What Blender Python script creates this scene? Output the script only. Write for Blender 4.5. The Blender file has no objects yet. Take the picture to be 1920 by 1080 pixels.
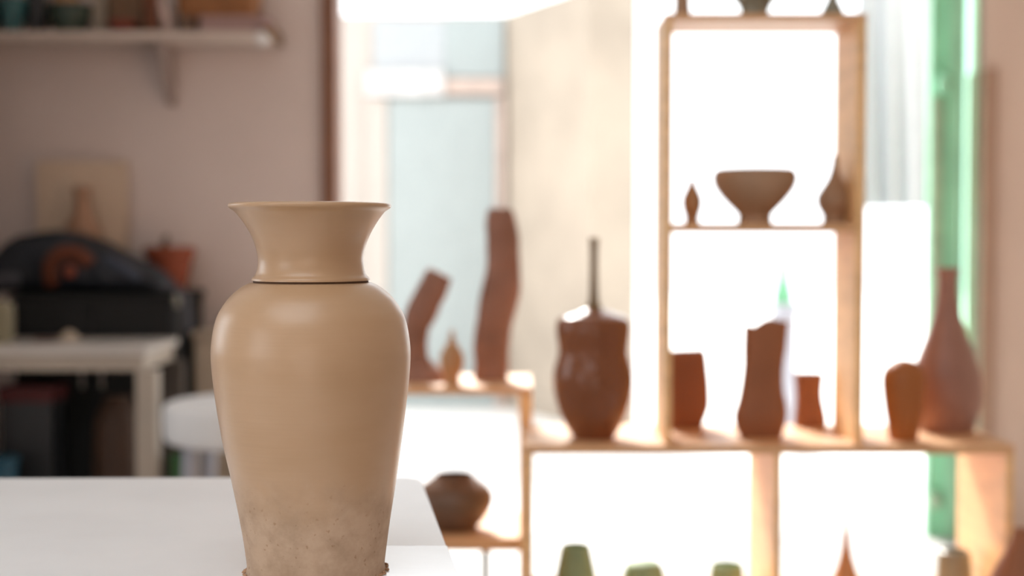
import bpy, bmesh, math, random
from mathutils import Vector, Matrix, noise
from mathutils.bvhtree import BVHTree

random.seed(7)
sc = bpy.context.scene
COL = sc.collection
PI = math.pi

# ------------------------------------------------------------------ camera
F = 1920 * 50 / 36.0
PITCH = math.radians(2.15)
EYE = Vector((0, 0, 1.083))
cam_d = bpy.data.cameras.new('camera')
cam_d.lens = 50
cam_d.sensor_width = 36
cam_d.clip_start = 0.05
cam_d.dof.use_dof = True
cam_d.dof.focus_distance = 1.385
cam_d.dof.aperture_fstop = 2.5
cam = bpy.data.objects.new('camera', cam_d)
cam.location = EYE
cam.rotation_euler = (PI / 2 - PITCH, 0, 0)
COL.objects.link(cam)
sc.camera = cam


def P(x, y, d):
    """photo pixel at world depth d (metres along +Y) -> world point"""
    u, v = (x - 960) / F, (540 - y) / F
    c, s = math.cos(PITCH), math.sin(PITCH)
    r = Vector((u, v * s + c, v * c - s))
    return EYE + r * (d / r.y)


def PX(x, d):
    return (x - 960) * d / F


def PZ(y, d):
    return P(960, y, d).z


def D_at(z, y):
    """depth at which the horizontal plane z is seen at photo row y"""
    v = (540 - y) / F
    c, s = math.cos(PITCH), math.sin(PITCH)
    return (z - EYE.z) * (v * s + c) / (v * c - s)


# ------------------------------------------------------------------ materials
def lin(c):
    return tuple(((v / 255) / 12.92 if v / 255 <= 0.04045 else ((v / 255 + 0.055) / 1.055) ** 2.4) for v in c)


def mat(name, col, rough=0.6, var=0.12, scale=8.0, bump=0.0, bscale=40.0, spec=0.5, metal=0.0,
        coat=0.0, stretch=(1, 1, 1), col2=None, trans=0.0, ior=1.45, subsurf=0.0):
    m = bpy.data.materials.new(name)
    m.use_nodes = True
    nt = m.node_tree
    nd, lk = nt.nodes, nt.links
    b = nd['Principled BSDF']
    b.inputs['Roughness'].default_value = rough
    b.inputs['Specular IOR Level'].default_value = spec
    b.inputs['Metallic'].default_value = metal
    b.inputs['IOR'].default_value = ior
    b.inputs['Coat Weight'].default_value = coat
    b.inputs['Coat Roughness'].default_value = 0.15
    b.inputs['Transmission Weight'].default_value = trans
    tc = nd.new('ShaderNodeTexCoord')
    mp = nd.new('ShaderNodeMapping')
    mp.inputs['Scale'].default_value = stretch
    lk.new(tc.outputs['Object'], mp.inputs['Vector'])
    nz = nd.new('ShaderNodeTexNoise')
    nz.inputs['Scale'].default_value = scale
    nz.inputs['Detail'].default_value = 5
    lk.new(mp.outputs['Vector'], nz.inputs['Vector'])
    rp = nd.new('ShaderNodeValToRGB')
    c2 = col2 if col2 else tuple(min(1, v * (1 + var)) for v in col)
    c1 = col if col2 else tuple(v * (1 - var) for v in col)
    rp.color_ramp.elements[0].position = 0.3
    rp.color_ramp.elements[1].position = 0.7
    rp.color_ramp.elements[0].color = (*c1, 1)
    rp.color_ramp.elements[1].color = (*c2, 1)
    lk.new(nz.outputs['Fac'], rp.inputs['Fac'])
    lk.new(rp.outputs['Color'], b.inputs['Base Color'])
    if bump:
        n2 = nd.new('ShaderNodeTexNoise')
        n2.inputs['Scale'].default_value = bscale
        n2.inputs['Detail'].default_value = 4
        lk.new(mp.outputs['Vector'], n2.inputs['Vector'])
        bp = nd.new('ShaderNodeBump')
        bp.inputs['Strength'].default_value = bump
        bp.inputs['Distance'].default_value = 0.004
        lk.new(n2.outputs['Fac'], bp.inputs['Height'])
        lk.new(bp.outputs['Normal'], b.inputs['Normal'])
    return m


def clay_vase_material():
    """pale leather-hard clay: fine horizontal throwing lines, scuffed and speckled near the foot"""
    m = bpy.data.materials.new('pale_clay')
    m.use_nodes = True
    nt = m.node_tree
    nd, lk = nt.nodes, nt.links
    b = nd['Principled BSDF']
    tc = nd.new('ShaderNodeTexCoord')
    # broad tint
    n1 = nd.new('ShaderNodeTexNoise')
    n1.inputs['Scale'].default_value = 7
    n1.inputs['Detail'].default_value = 3
    mp1 = nd.new('ShaderNodeMapping')
    mp1.inputs['Scale'].default_value = (1, 1, 3)
    lk.new(tc.outputs['Object'], mp1.inputs['Vector'])
    lk.new(mp1.outputs['Vector'], n1.inputs['Vector'])
    r1 = nd.new('ShaderNodeValToRGB')
    r1.color_ramp.elements[0].position = 0.3
    r1.color_ramp.elements[1].position = 0.72
    r1.color_ramp.elements[0].color = (0.45, 0.28, 0.15, 1)
    r1.color_ramp.elements[1].color = (0.50, 0.322, 0.188, 1)
    lk.new(n1.outputs['Fac'], r1.inputs['Fac'])
    # height mask, 1 near the foot
    sx = nd.new('ShaderNodeSeparateXYZ')
    lk.new(tc.outputs['Object'], sx.inputs['Vector'])
    nw = nd.new('ShaderNodeTexNoise')
    nw.inputs['Scale'].default_value = 22
    nw.inputs['Detail'].default_value = 7
    nw.inputs['Roughness'].default_value = 0.7
    lk.new(tc.outputs['Object'], nw.inputs['Vector'])
    ad = nd.new('ShaderNodeMath')
    ad.operation = 'MULTIPLY_ADD'
    ad.inputs[1].default_value = 0.09
    lk.new(nw.outputs['Fac'], ad.inputs[0])
    lk.new(sx.outputs['Z'], ad.inputs[2])
    mr = nd.new('ShaderNodeMapRange')
    mr.interpolation_type = 'SMOOTHERSTEP'
    mr.inputs['From Min'].default_value = 0.085
    mr.inputs['From Max'].default_value = 0.165
    mr.inputs['To Min'].default_value = 1
    mr.inputs['To Max'].default_value = 0
    lk.new(ad.outputs['Value'], mr.inputs['Value'])
    # blotches of dried slip
    vo = nd.new('ShaderNodeTexNoise')
    vo.inputs['Scale'].default_value = 34
    vo.inputs['Detail'].default_value = 6
    vo.inputs['Roughness'].default_value = 0.65
    lk.new(tc.outputs['Object'], vo.inputs['Vector'])
    r2 = nd.new('ShaderNodeValToRGB')
    r2.color_ramp.elements[0].position = 0.36
    r2.color_ramp.elements[1].position = 0.62
    r2.color_ramp.elements[0].color = (0.40, 0.275, 0.18, 1)
    r2.color_ramp.elements[1].color = (0.52, 0.37, 0.255, 1)
    lk.new(vo.outputs['Fac'], r2.inputs['Fac'])
    sp = nd.new('ShaderNodeTexNoise')
    sp.inputs['Scale'].default_value = 190
    sp.inputs['Detail'].default_value = 2
    lk.new(tc.outputs['Object'], sp.inputs['Vector'])
    r3 = nd.new('ShaderNodeValToRGB')
    r3.color_ramp.elements[0].position = 0.27
    r3.color_ramp.elements[1].position = 0.33
    r3.color_ramp.elements[0].color = (0.74, 0.66, 0.58, 1)
    r3.color_ramp.elements[1].color = (1, 1, 1, 1)
    lk.new(sp.outputs['Fac'], r3.inputs['Fac'])
    ml = nd.new('ShaderNodeMixRGB')
    ml.blend_type = 'MULTIPLY'
    ml.inputs['Fac'].default_value = 1
    lk.new(r2.outputs['Color'], ml.inputs['Color1'])
    lk.new(r3.outputs['Color'], ml.inputs['Color2'])
    mx = nd.new('ShaderNodeMixRGB')
    lk.new(mr.outputs['Result'], mx.inputs['Fac'])
    lk.new(r1.outputs['Color'], mx.inputs['Color1'])
    lk.new(ml.outputs['Color'], mx.inputs['Color2'])
    lk.new(mx.outputs['Color'], b.inputs['Base Color'])
    # roughness: damp sheen above, dry below
    rr = nd.new('ShaderNodeMapRange')
    rr.inputs['To Min'].default_value = 0.45
    rr.inputs['To Max'].default_value = 0.7
    lk.new(mr.outputs['Result'], rr.inputs['Value'])
    lk.new(rr.outputs['Result'], b.inputs['Roughness'])
    b.inputs['Specular IOR Level'].default_value = 0.4
    b.inputs['Coat Roughness'].default_value = 0.29
    cw = nd.new('ShaderNodeMapRange')
    cw.inputs['To Min'].default_value = 0.75
    cw.inputs['To Max'].default_value = 0.1
    lk.new(mr.outputs['Result'], cw.inputs['Value'])
    lk.new(cw.outputs['Result'], b.inputs['Coat Weight'])
    # throwing lines
    mp2 = nd.new('ShaderNodeMapping')
    mp2.inputs['Scale'].default_value = (2, 2, 230)
    lk.new(tc.outputs['Object'], mp2.inputs['Vector'])
    n3 = nd.new('ShaderNodeTexNoise')
    n3.inputs['Scale'].default_value = 1.0
    n3.inputs['Detail'].default_value = 4
    lk.new(mp2.outputs['Vector'], n3.inputs['Vector'])
    bp = nd.new('ShaderNodeBump')
    bp.inputs['Strength'].default_value = 0.16
    bp.inputs['Distance'].default_value = 0.0016
    lk.new(n3.outputs['Fac'], bp.inputs['Height'])
    mb = nd.new('ShaderNodeMath')
    mb.operation = 'MULTIPLY'
    cn = nd.new('ShaderNodeMath')
    cn.operation = 'SUBTRACT'
    cn.inputs[1].default_value = 0.5
    lk.new(vo.outputs['Fac'], cn.inputs[0])
    lk.new(cn.outputs['Value'], mb.inputs[0])
    lk.new(mr.outputs['Result'], mb.inputs[1])
    bp2 = nd.new('ShaderNodeBump')
    bp2.inputs['Strength'].default_value = 0.3
    bp2.inputs['Distance'].default_value = 0.003
    lk.new(mb.outputs['Value'], bp2.inputs['Height'])
    lk.new(bp.outputs['Normal'], bp2.inputs['Normal'])
    lk.new(bp2.outputs['Normal'], b.inputs['Normal'])
    return m


M = {}
M['vase'] = clay_vase_material()
M['seam'] = mat('seam_clay', (0.10, 0.055, 0.03), 0.8)
M['table_far'] = mat('white_board', (0.90, 0.92, 0.94), 0.34, 0.04, 5, 0.05, 60, 0.5)
M['table_sun_patch'] = mat('sun_patch_gloss', (0.90, 0.92, 0.94), 0.16, 0.04, 5, 0.02, 60, 0.8)  # extra gloss imitates a sunlit patch on the table
M['table_edge'] = mat('board_edge', (0.5, 0.5, 0.5), 0.6)
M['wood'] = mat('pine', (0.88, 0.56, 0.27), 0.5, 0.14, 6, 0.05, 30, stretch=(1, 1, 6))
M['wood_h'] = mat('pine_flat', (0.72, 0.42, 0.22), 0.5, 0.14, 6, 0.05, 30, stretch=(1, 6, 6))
M['wall'] = mat('plaster', (0.65, 0.555, 0.515), 0.85, 0.03, 3, 0.08, 30, 0.2)
M['wall_right'] = mat('plaster_warm', (0.72, 0.58, 0.49), 0.85, 0.03, 3, 0.08, 30, 0.2)
M['ceil'] = mat('ceiling_paint', (0.8, 0.78, 0.75), 0.9, 0.02)
M['floor'] = mat('floor_tile', (0.50, 0.49, 0.48), 0.5, 0.08, 3)
M['ground'] = mat('pale_concrete', (0.80, 0.79, 0.77), 0.85, 0.04, 2)
M['trim'] = mat('dark_wood', (0.20, 0.085, 0.045), 0.5, 0.15, 10, stretch=(8, 8, 1))
M['trim2'] = mat('brown_wood', (0.44, 0.29, 0.21), 0.5, 0.15, 10, stretch=(8, 8, 1))
M['facade'] = mat('cream_render', (0.40, 0.37, 0.34), 0.9, 0.04, 2)
M['stone'] = mat('beige_stone', (0.345, 0.295, 0.24), 0.9, 0.16, 1.6, 0.2, 8)
M['blue'] = mat('pale_blue_paint', (0.29, 0.335, 0.34), 0.5, 0.03)
M['bluepane'] = mat('pale_blue_pane', (0.33, 0.36, 0.38), 0.2, 0.03)
M['white'] = mat('white_paint', (0.78, 0.77, 0.76), 0.5, 0.03)
M['cream'] = mat('cream_paint', (0.58, 0.50, 0.42), 0.55, 0.05)
M['beam'] = mat('tan_rail', (0.42, 0.34, 0.30), 0.6)
M['green'] = mat('green_paint', (0.36, 0.78, 0.52), 0.4, 0.1, 6)
M['mint'] = mat('green_tinted_glass', (0.58, 0.94, 0.73), 0.05, 0.02, trans=1.0, ior=1.2)
M['oldgreen'] = mat('worn_green', (0.42, 0.58, 0.40), 0.6, 0.2, 12)
M['cloth'] = mat('white_cloth', (0.43, 0.475, 0.53), 0.9, 0.03)
M['clay'] = mat('brown_clay', (0.31, 0.115, 0.05), 0.55, 0.10, 10, 0.15, 40)
M['clay_dark'] = mat('dark_clay', (0.17, 0.10, 0.066), 0.38, 0.10, 10, 0.1, 40)
M['clay_grey'] = mat('grey_brown_clay', (0.40, 0.25, 0.155), 0.55, 0.1, 10, 0.15, 40)
M['clay_orange'] = mat('orange_clay', (0.40, 0.13, 0.03), 0.5, 0.12, 10, 0.15, 40)
M['clay_mauve'] = mat('mauve_clay', (0.34, 0.175, 0.13), 0.4, 0.1, 10, 0.1, 40)
M['clay_rock'] = mat('rough_clay', (0.30, 0.15, 0.105), 0.75, 0.2, 12, 0.6, 25)
M['clay_tan'] = mat('tan_clay', (0.50, 0.27, 0.13), 0.5, 0.1, 10)
M['gourd_neck'] = mat('olive_brown_glaze', (0.20, 0.13, 0.06), 0.3, 0.1, 10)
M['gourd'] = mat('glossy_brown_glaze', (0.235, 0.08, 0.033), 0.2, 0.10, 10, 0.03, 40)
M['pot_green'] = mat('green_glaze', (0.27, 0.385, 0.23), 0.65, 0.15, 14)
M['pot_greygreen'] = mat('grey_green_glaze', (0.28, 0.28, 0.22), 0.4, 0.15, 14)
M['postgrey'] = mat('blue_grey_metal', (0.16, 0.20, 0.22), 0.4, 0.05)
M['lav'] = mat('lavender_grey_paint', (0.33, 0.34, 0.39), 0.5, 0.03)
M['bottle'] = mat('green_glass', (0.16, 0.46, 0.25), 0.1, 0.03, trans=0.2)
M['bottlecap'] = mat('grey_foil', (0.30, 0.29, 0.30), 0.4, 0.03)
M['black'] = mat('black_lacquer', (0.004, 0.0035, 0.0035), 0.7, 0.2)
M['navy'] = mat('navy_nylon', (0.010, 0.012, 0.018), 0.6, 0.3, 12, 0.4, 18)
M['orange'] = mat('rust_patch', (0.10, 0.022, 0.005), 0.7, 0.2)
M['redorange'] = mat('red_orange_button', (0.24, 0.05, 0.02), 0.6, 0.1)
M['strap'] = mat('grey_webbing', (0.055, 0.055, 0.065), 0.7)
M['buckle'] = mat('pale_buckle', (0.28, 0.27, 0.23), 0.5)
M['terra'] = mat('terracotta', (0.25, 0.055, 0.022), 0.75, 0.15, 10)
M['soil'] = mat('dried_stalk', (0.16, 0.09, 0.055), 0.8)
M['board'] = mat('cream_canvas', (0.62, 0.48, 0.36), 0.85, 0.05, 4)
M['stool_top'] = mat('white_seat', (0.72, 0.72, 0.72), 0.55, 0.03)
M['beige'] = mat('beige_board', (0.42, 0.34, 0.26), 0.7, 0.05)
M['tablepaint'] = mat('off_white_paint', (0.38, 0.32, 0.26), 0.5, 0.04)
M['shelfpaint'] = mat('shelf_paint', (0.54, 0.45, 0.39), 0.5, 0.03)
M['teal'] = mat('teal_glaze', (0.035, 0.12, 0.13), 0.35, 0.1)
M['darkgreen'] = mat('dark_green_glaze', (0.028, 0.045, 0.033), 0.4, 0.2)
M['nearblack'] = mat('black_glaze', (0.025, 0.024, 0.026), 0.4, 0.1)
M['brownbox'] = mat('brown_clay_box', (0.16, 0.085, 0.04), 0.6, 0.15)
M['darkred'] = mat('dark_red_glaze', (0.17, 0.035, 0.02), 0.5, 0.15)
M['rust'] = mat('rust_clay', (0.19, 0.06, 0.022), 0.6, 0.15)
M['figure'] = mat('pinkish_white', (0.45, 0.33, 0.29), 0.6, 0.05)
M['basket'] = mat('orange_wicker', (0.27, 0.11, 0.038), 0.7, 0.2, 22, 0.4, 60, stretch=(1, 1, 5))
M['pink'] = mat('dusty_pink_card', (0.36, 0.23, 0.21), 0.7, 0.08)
M['tabletop'] = mat('grey_white_top', (0.50, 0.46, 0.42), 0.35, 0.03)
M['bracket'] = mat('bracket_shade_paint', (0.33, 0.255, 0.225), 0.6)  # bracket colour darkened to stand for its shadow
M['fold_highlight'] = mat('highlight_nylon', (0.035, 0.042, 0.065), 0.55)  # lighter nylon for the bag's painted highlight
M['canister'] = mat('drab_beige', (0.22, 0.19, 0.12), 0.6)
M['leg_shade'] = mat('leg_shade_paint', (0.06, 0.045, 0.035), 0.6)  # dark tone that paints shade onto the side table's rear legs
M['blueplastic'] = mat('blue_plastic', (0.006, 0.06, 0.10), 0.5)
M['leafgreen'] = mat('leaf_green_plastic', (0.04, 0.12, 0.04), 0.5)
M['crumb'] = mat('clay_crumbs', (0.46, 0.28, 0.17), 0.85, 0.2, 60, 0.5, 120)
M['brass'] = mat('dull_metal', (0.35, 0.33, 0.3), 0.35, metal=1.0)


# ------------------------------------------------------------------ mesh helpers
def obj(name, bm, m, parent=None, loc=None, smooth=False, bevel=0.0):
    if bevel:
        bmesh.ops.bevel(bm, geom=[e for e in bm.edges if len(e.link_faces) == 2 and e.calc_face_angle(0) > 0.6],
                        offset=bevel, segments=2, affect='EDGES', profile=0.6)
    bmesh.ops.recalc_face_normals(bm, faces=bm.faces[:])
    me = bpy.data.meshes.new(name)
    if loc is not None:
        bmesh.ops.translate(bm, verts=bm.verts[:], vec=-Vector(loc))
    bm.to_mesh(me)
    bm.free()
    if smooth:
        for p in me.polygons:
            p.use_smooth = True
        try:
            me.set_sharp_from_angle(angle=math.radians(48))
        except Exception:
            pass
    me.materials.append(m if not isinstance(m, str) else M[m])
    o = bpy.data.objects.new(name, me)
    COL.objects.link(o)
    if loc is not None:
        o.location = loc
    if parent is not None:
        o.parent = parent
        if loc is not None:
            o.location = Vector(loc) - parent.location
        else:
            o.location = -parent.location
    return o


def tag(o, label, cat, group=None, kind=None):
    if label is None:
        return o
    o['label'] = label
    o['category'] = cat
    if group:
        o['group'] = group
    if kind:
        o['kind'] = kind
    return o


def thing(name, label, cat, loc, group=None):
    o = bpy.data.objects.new(name, None)
    o.empty_display_size = 0.05
    COL.objects.link(o)
    o.location = loc
    return tag(o, label, cat, group)


def struct(name, bm, m, parent=None, bevel=0.0, loc=None, label=None):
    o = obj(name, bm, m, parent, bevel=bevel, loc=loc)
    if parent is None:
        o['kind'] = 'structure'
    if label:
        o['label'] = label
    return o


def box(x0, x1, y0, y1, z0, z1, bm=None):
    bm = bm or bmesh.new()
    vs = [bm.verts.new((x, y, z)) for z in (z0, z1) for y in (y0, y1) for x in (x0, x1)]
    for f in ((0, 2, 3, 1), (4, 5, 7, 6), (0, 1, 5, 4), (2, 6, 7, 3), (0, 4, 6, 2), (1, 3, 7, 5)):
        bm.faces.new([vs[i] for i in f])
    return bm


def prism(poly, z0, z1, bm=None):
    bm = bm or bmesh.new()
    a = [bm.verts.new((p[0], p[1], z0)) for p in poly]
    b = [bm.verts.new((p[0], p[1], z1)) for p in poly]
    n = len(poly)
    bm.faces.new(a[::-1])
    bm.faces.new(b)
    for i in range(n):
        bm.faces.new((a[i], a[(i + 1) % n], b[(i + 1) % n], b[i]))
    return bm


def loft(rows, seg=40, bm=None, expo=2.0, wob=0.0, seed=0.0, rot=0.0):
    """rows: (z, cx, cy, rx, ry); superellipse rings joined and capped; wob = hand-made unevenness"""
    bm = bm or bmesh.new()
    rings = []
    for z, cx, cy, rx, ry in rows:
        ring = []
        for i in range(seg):
            a = 2 * PI * i / seg
            c, s = math.cos(a), math.sin(a)
            x = math.copysign(abs(c) ** (2 / expo), c) * rx
            y = math.copysign(abs(s) ** (2 / expo), s) * ry
            if rot:
                x, y = x * math.cos(rot) - y * math.sin(rot), x * math.sin(rot) + y * math.cos(rot)
            k = 1.0
            if wob:
                k += wob * noise.noise(Vector((c * 1.6 + seed, s * 1.6, z * 14)))
            ring.append(bm.verts.new((cx + x * k, cy + y * k, z)))
        rings.append(ring)
    for a, b in zip(rings, rings[1:]):
        for i in range(seg):
            bm.faces.new((a[i], a[(i + 1) % seg], b[(i + 1) % seg], b[i]))
    bm.faces.new(rings[0][::-1])
    bm.faces.new(rings[-1])
    return bm


def tube(pts, r, seg=10, bm=None):
    """round bar through points, r a number or a list"""
    bm = bm or bmesh.new()
    pts = [Vector(p) for p in pts]
    rs = r if isinstance(r, (list, tuple)) else [r] * len(pts)
    rings = []
    for i, p in enumerate(pts):
        t = (pts[min(i + 1, len(pts) - 1)] - pts[max(i - 1, 0)]).normalized()
        ref = Vector((0, 1, 0)) if abs(t.y) < 0.9 else Vector((1, 0, 0))
        u = t.cross(ref).normalized()
        v = t.cross(u).normalized()
        rings.append([bm.verts.new(p + (u * math.cos(2 * PI * k / seg) + v * math.sin(2 * PI * k / seg)) * rs[i])
                      for k in range(seg)])
    for a, b in zip(rings, rings[1:]):
        for k in range(seg):
            bm.faces.new((a[k], a[(k + 1) % seg], b[(k + 1) % seg], b[k]))
    bm.faces.new(rings[0][::-1])
    bm.faces.new(rings[-1])
    return bm


def spline(pts, n=6):
    """Catmull-Rom refinement of a list of tuples"""
    out = []
    L = len(pts)
    for i in range(L - 1):
        p0, p1, p2, p3 = pts[max(i - 1, 0)], pts[i], pts[i + 1], pts[min(i + 2, L - 1)]
        for k in range(n):
            t = k / n
            out.append(tuple(0.5 * (2 * b + (c - a) * t + (2 * a - 5 * b + 4 * c - d) * t * t +
                                    (3 * b - a - 3 * c + d) * t ** 3)
                             for a, b, c, d in zip(p0, p1, p2, p3)))
    out.append(tuple(pts[-1]))
    return out


def pot_rows(xc, d, z0, prof, inner=None, n=5, wall=0.005):
    """prof: (row y, radius px) from the foot up, measured in the photo, turned into metres at depth d.
    inner: depth in metres the mouth is hollowed; the profile is closed otherwise"""
    cx = PX(xc, d)
    ex = 1.5 if d > 2.5 and xc > 750 else 0      # thin outlines are eaten by the glare behind them
    pr = [(PZ(y, d), max(r + ex, 0.2) * d / F) for y, r in prof]
    pr[0] = (z0, pr[0][1])
    pr = spline(pr, n)
    rows = [(max(z, z0), cx, d, max(r, 0.0006), max(r, 0.0006)) for z, r in pr]
    if inner:
        zt, rt = pr[-1]
        rows.append((zt + wall * 0.25, cx, d, rt - wall * 0.5, rt - wall * 0.5))
        for z, r in reversed(pr):
            if z < zt - 0.002 and z > zt - inner and r - wall > 0.003:
                rows.append((z, cx, d, r - wall, r - wall))
    return rows


def pot(name, label, xc, d, z0, prof, m, inner=None, cat='pot', group=None, seg=36, wob=0.012, wall=0.005, expo=2.0,
        flat=1.0, n=5):
    rows = pot_rows(xc, d, z0, prof, inner, n, wall)
    if flat != 1.0:
        rows = [(z, cx, cy, rx, ry * flat) for z, cx, cy, rx, ry in rows]
    o = obj(name, loft(rows, seg, None, expo, wob, seed=xc * 0.37), m, None, (PX(xc, d), d, z0), smooth=True)
    return tag(o, label, cat, group)


# ================================================================== THE SETTING
WB = 5.0          # interior face of the wall with the big opening
WT = 0.14
XL, XR, YF, ZC = -3.2, 2.5, -2.6, 2.75
OX0, OX1, OZ = PX(632, WB), PX(1840, WB), 2.36

struct('floor', box(XL - .1, XR + .1, YF - .1, WB + WT, -0.1, 0), 'floor')
FILL_SKY = [(-1.7, 0.2, -1.1, 0.9)]      # added ceiling opening, lets in fill light for the table
xs = sorted({XL - .1, XR + .1} | {v for k in FILL_SKY for v in k[:2]})
ys = sorted({YF - .1, WB + WT} | {v for k in FILL_SKY for v in k[2:]})
bm = bmesh.new()
for x0, x1 in zip(xs, xs[1:]):
    for y0, y1 in zip(ys, ys[1:]):
        if not any(k[0] <= x0 and x1 <= k[1] and k[2] <= y0 and y1 <= k[3] for k in FILL_SKY):
            box(x0, x1, y0, y1, ZC, ZC + .1, bm)
struct('ceiling', bm, 'ceil')
for n_, k in enumerate(FILL_SKY):
    bm = box(k[0], k[0] + .04, k[2], k[3], ZC + .02, ZC + .09)
    box(k[1] - .04, k[1], k[2], k[3], ZC + .02, ZC + .09, bm)
    box(k[0] + .04, k[1] - .04, k[2], k[2] + .04, ZC + .02, ZC + .09, bm)
    box(k[0] + .04, k[1] - .04, k[3] - .04, k[3], ZC + .02, ZC + .09, bm)
    struct('window_3', bm, 'white')  # frame of the added ceiling opening for fill light
bm = box(XL - .1, OX0, WB, WB + WT, 0, ZC)
box(OX0, OX1, WB, WB + WT, OZ, ZC, bm)
struct('wall_back', bm, 'wall')
struct('wall_back_right', box(OX1, XR + .1, WB, WB + WT, 0, ZC), 'wall_right')
# left wall with a daylight window (outside the frame)
WZ0, WZ1 = 0.85, 2.3
WIN = [(-2.4, -0.1), (2.3, 3.9)]
bm = box(XL - .1, XL, YF, WIN[0][0], 0, ZC)
box(XL - .1, XL, WIN[0][1], WIN[1][0], 0, ZC, bm)
box(XL - .1, XL, WIN[1][1], WB, 0, ZC, bm)
for WY0, WY1 in WIN:
    box(XL - .1, XL, WY0, WY1, 0, WZ0, bm)
    box(XL - .1, XL, WY0, WY1, WZ1, ZC, bm)
struct('wall_left', bm, 'wall')
for n_, (WY0, WY1) in enumerate(WIN):
    bm = box(XL - .09, XL - .03, WY0, WY0 + .05, WZ0, WZ1)
    box(XL - .09, XL - .03, WY1 - .05, WY1, WZ0, WZ1, bm)
    box(XL - .09, XL - .03, WY0 + .05, WY1 - .05, WZ0, WZ0 + .05, bm)
    box(XL - .09, XL - .03, WY0 + .05, WY1 - .05, WZ1 - .05, WZ1, bm)
    struct('window_%d' % (n_ + 1), bm, 'white')
struct('wall_right', box(XR, XR + .1, YF, WB, 0, ZC), 'wall_right')
struct('wall_light_blocker', box(XL, -1.65, 4.0, 4.08, 0, ZC), 'wall')  # added unseen wall, keeps window light off the left of the back wall
struct('wall_front', box(XL - .1, XR + .1, YF - .1, YF, 0, ZC), 'wall')
struct('baseboard_back', box(XL, OX0 - .06, WB - .012, WB, 0, 0.09), 'beige')
# dark wood jamb on the left of the opening, browner one on the right
struct('trim_1', box(PX(606, WB), PX(633, WB), WB - .025, WB + WT + .02, 0, OZ), 'trim', bevel=.003)
struct('trim_2', box(PX(1838, WB), PX(1862, WB), WB - .025, WB + WT + .02, 0, PZ(130, WB)), 'trim2', bevel=.003)
# ground and buildings outside
struct('ground', box(-9, 9, WB + WT, 26, -0.1, -0.002), 'ground')
DF = 8.9
zt = PZ(28, DF)
struct('wall_far', box(PX(560, DF), PX(950, DF) + .02, DF, DF + .3, 0, zt), 'facade')
# pale blue door with transom across the yard
g = thing('door_1', None, None, (PX(820, DF), DF, 0))
for k in ('label', 'category'):
    if k in g:
        del g[k]
g['kind'] = 'structure'
obj('leaf', box(PX(730, DF), PX(928, DF), DF - .05, DF - .003, 0, PZ(186, DF)), 'blue', g, bevel=.004)
obj('transom_pane', box(PX(704, DF), PX(835, DF), DF - .04, DF - .003, PZ(134, DF), PZ(40, DF)), 'bluepane', g)
obj('transom_panel', box(PX(836, DF), PX(944, DF), DF - .045, DF - .003, PZ(146, DF), PZ(36, DF)), 'blue', g)
obj('transom_bar', box(PX(690, DF), PX(834, DF), DF - .09, DF - .003, PZ(182, DF), PZ(135, DF)), mat('chalk_white', (0.5, 0.5, 0.5), .6), g, bevel=.004)
obj('lintel', box(PX(835, DF), PX(944, DF), DF - .07, DF - .003, PZ(178, DF), PZ(150, DF)), 'beam', g, bevel=.004)
bm = box(PX(690, DF), PX(728, DF), DF - .06, DF - .003, 0, PZ(184, DF))
obj('frame', bm, 'facade', g)
o = obj('jamb', box(PX(930, DF), PX(946, DF), DF - .06, DF - .003, 0, PZ(184, DF)), 'beam', g)
o['label'] = 'tan right jamb'
# stone wall running forward from the far corner to where it ends
a = Vector((PX(948, DF), DF))
b = Vector((PX(1106, 7.9), 7.9))
n = Vector((-(b - a).y, (b - a).x)).normalized() * 0.3
struct('wall_side', prism([a, b, b + n, a + n], 0, zt), 'stone')

# green door leaf folded open against the right jamb
GD = WB + .03
g = thing('door_2', None, None, (PX(1790, GD), GD, 0))
for k in ('label', 'category'):
    if k in g:
        del g[k]
g['kind'] = 'structure'
obj('stile', box(PX(1774, GD), PX(1806, GD), GD, GD + .05, 0, OZ), 'green', g, bevel=.004)
obj('leaf', box(PX(1746, GD), PX(1775, GD), GD + .03, GD + .07, 0, OZ), 'green', g, bevel=.003)
obj('weathered_strip', box(PX(1748, GD), PX(1768, GD), GD + .012, GD + .03, PZ(760, GD), PZ(180, GD)), 'oldgreen', g, bevel=.003)
obj('pane', box(PX(1806, GD), PX(1838, GD), GD + .03, GD + .036, 0, OZ), 'mint', g)
hk = loft([(PZ(175, GD), PX(1764, GD), GD - .005, .02, .02), (PZ(158, GD), PX(1766, GD), GD - .005, .03, .025),
           (PZ(140, GD), PX(1768, GD), GD, .018, .02)], 14)
obj('hinge', hk, 'green', g, smooth=True)
hk = loft([(PZ(955, GD), PX(1759, GD), GD + .01, .012, .02), (PZ(940, GD), PX(1759, GD), GD + .005, .024, .025),
           (PZ(925, GD), PX(1759, GD), GD + .01, .012, .02)], 14)
obj('knob', hk, 'oldgreen', g, smooth=True)

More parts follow.
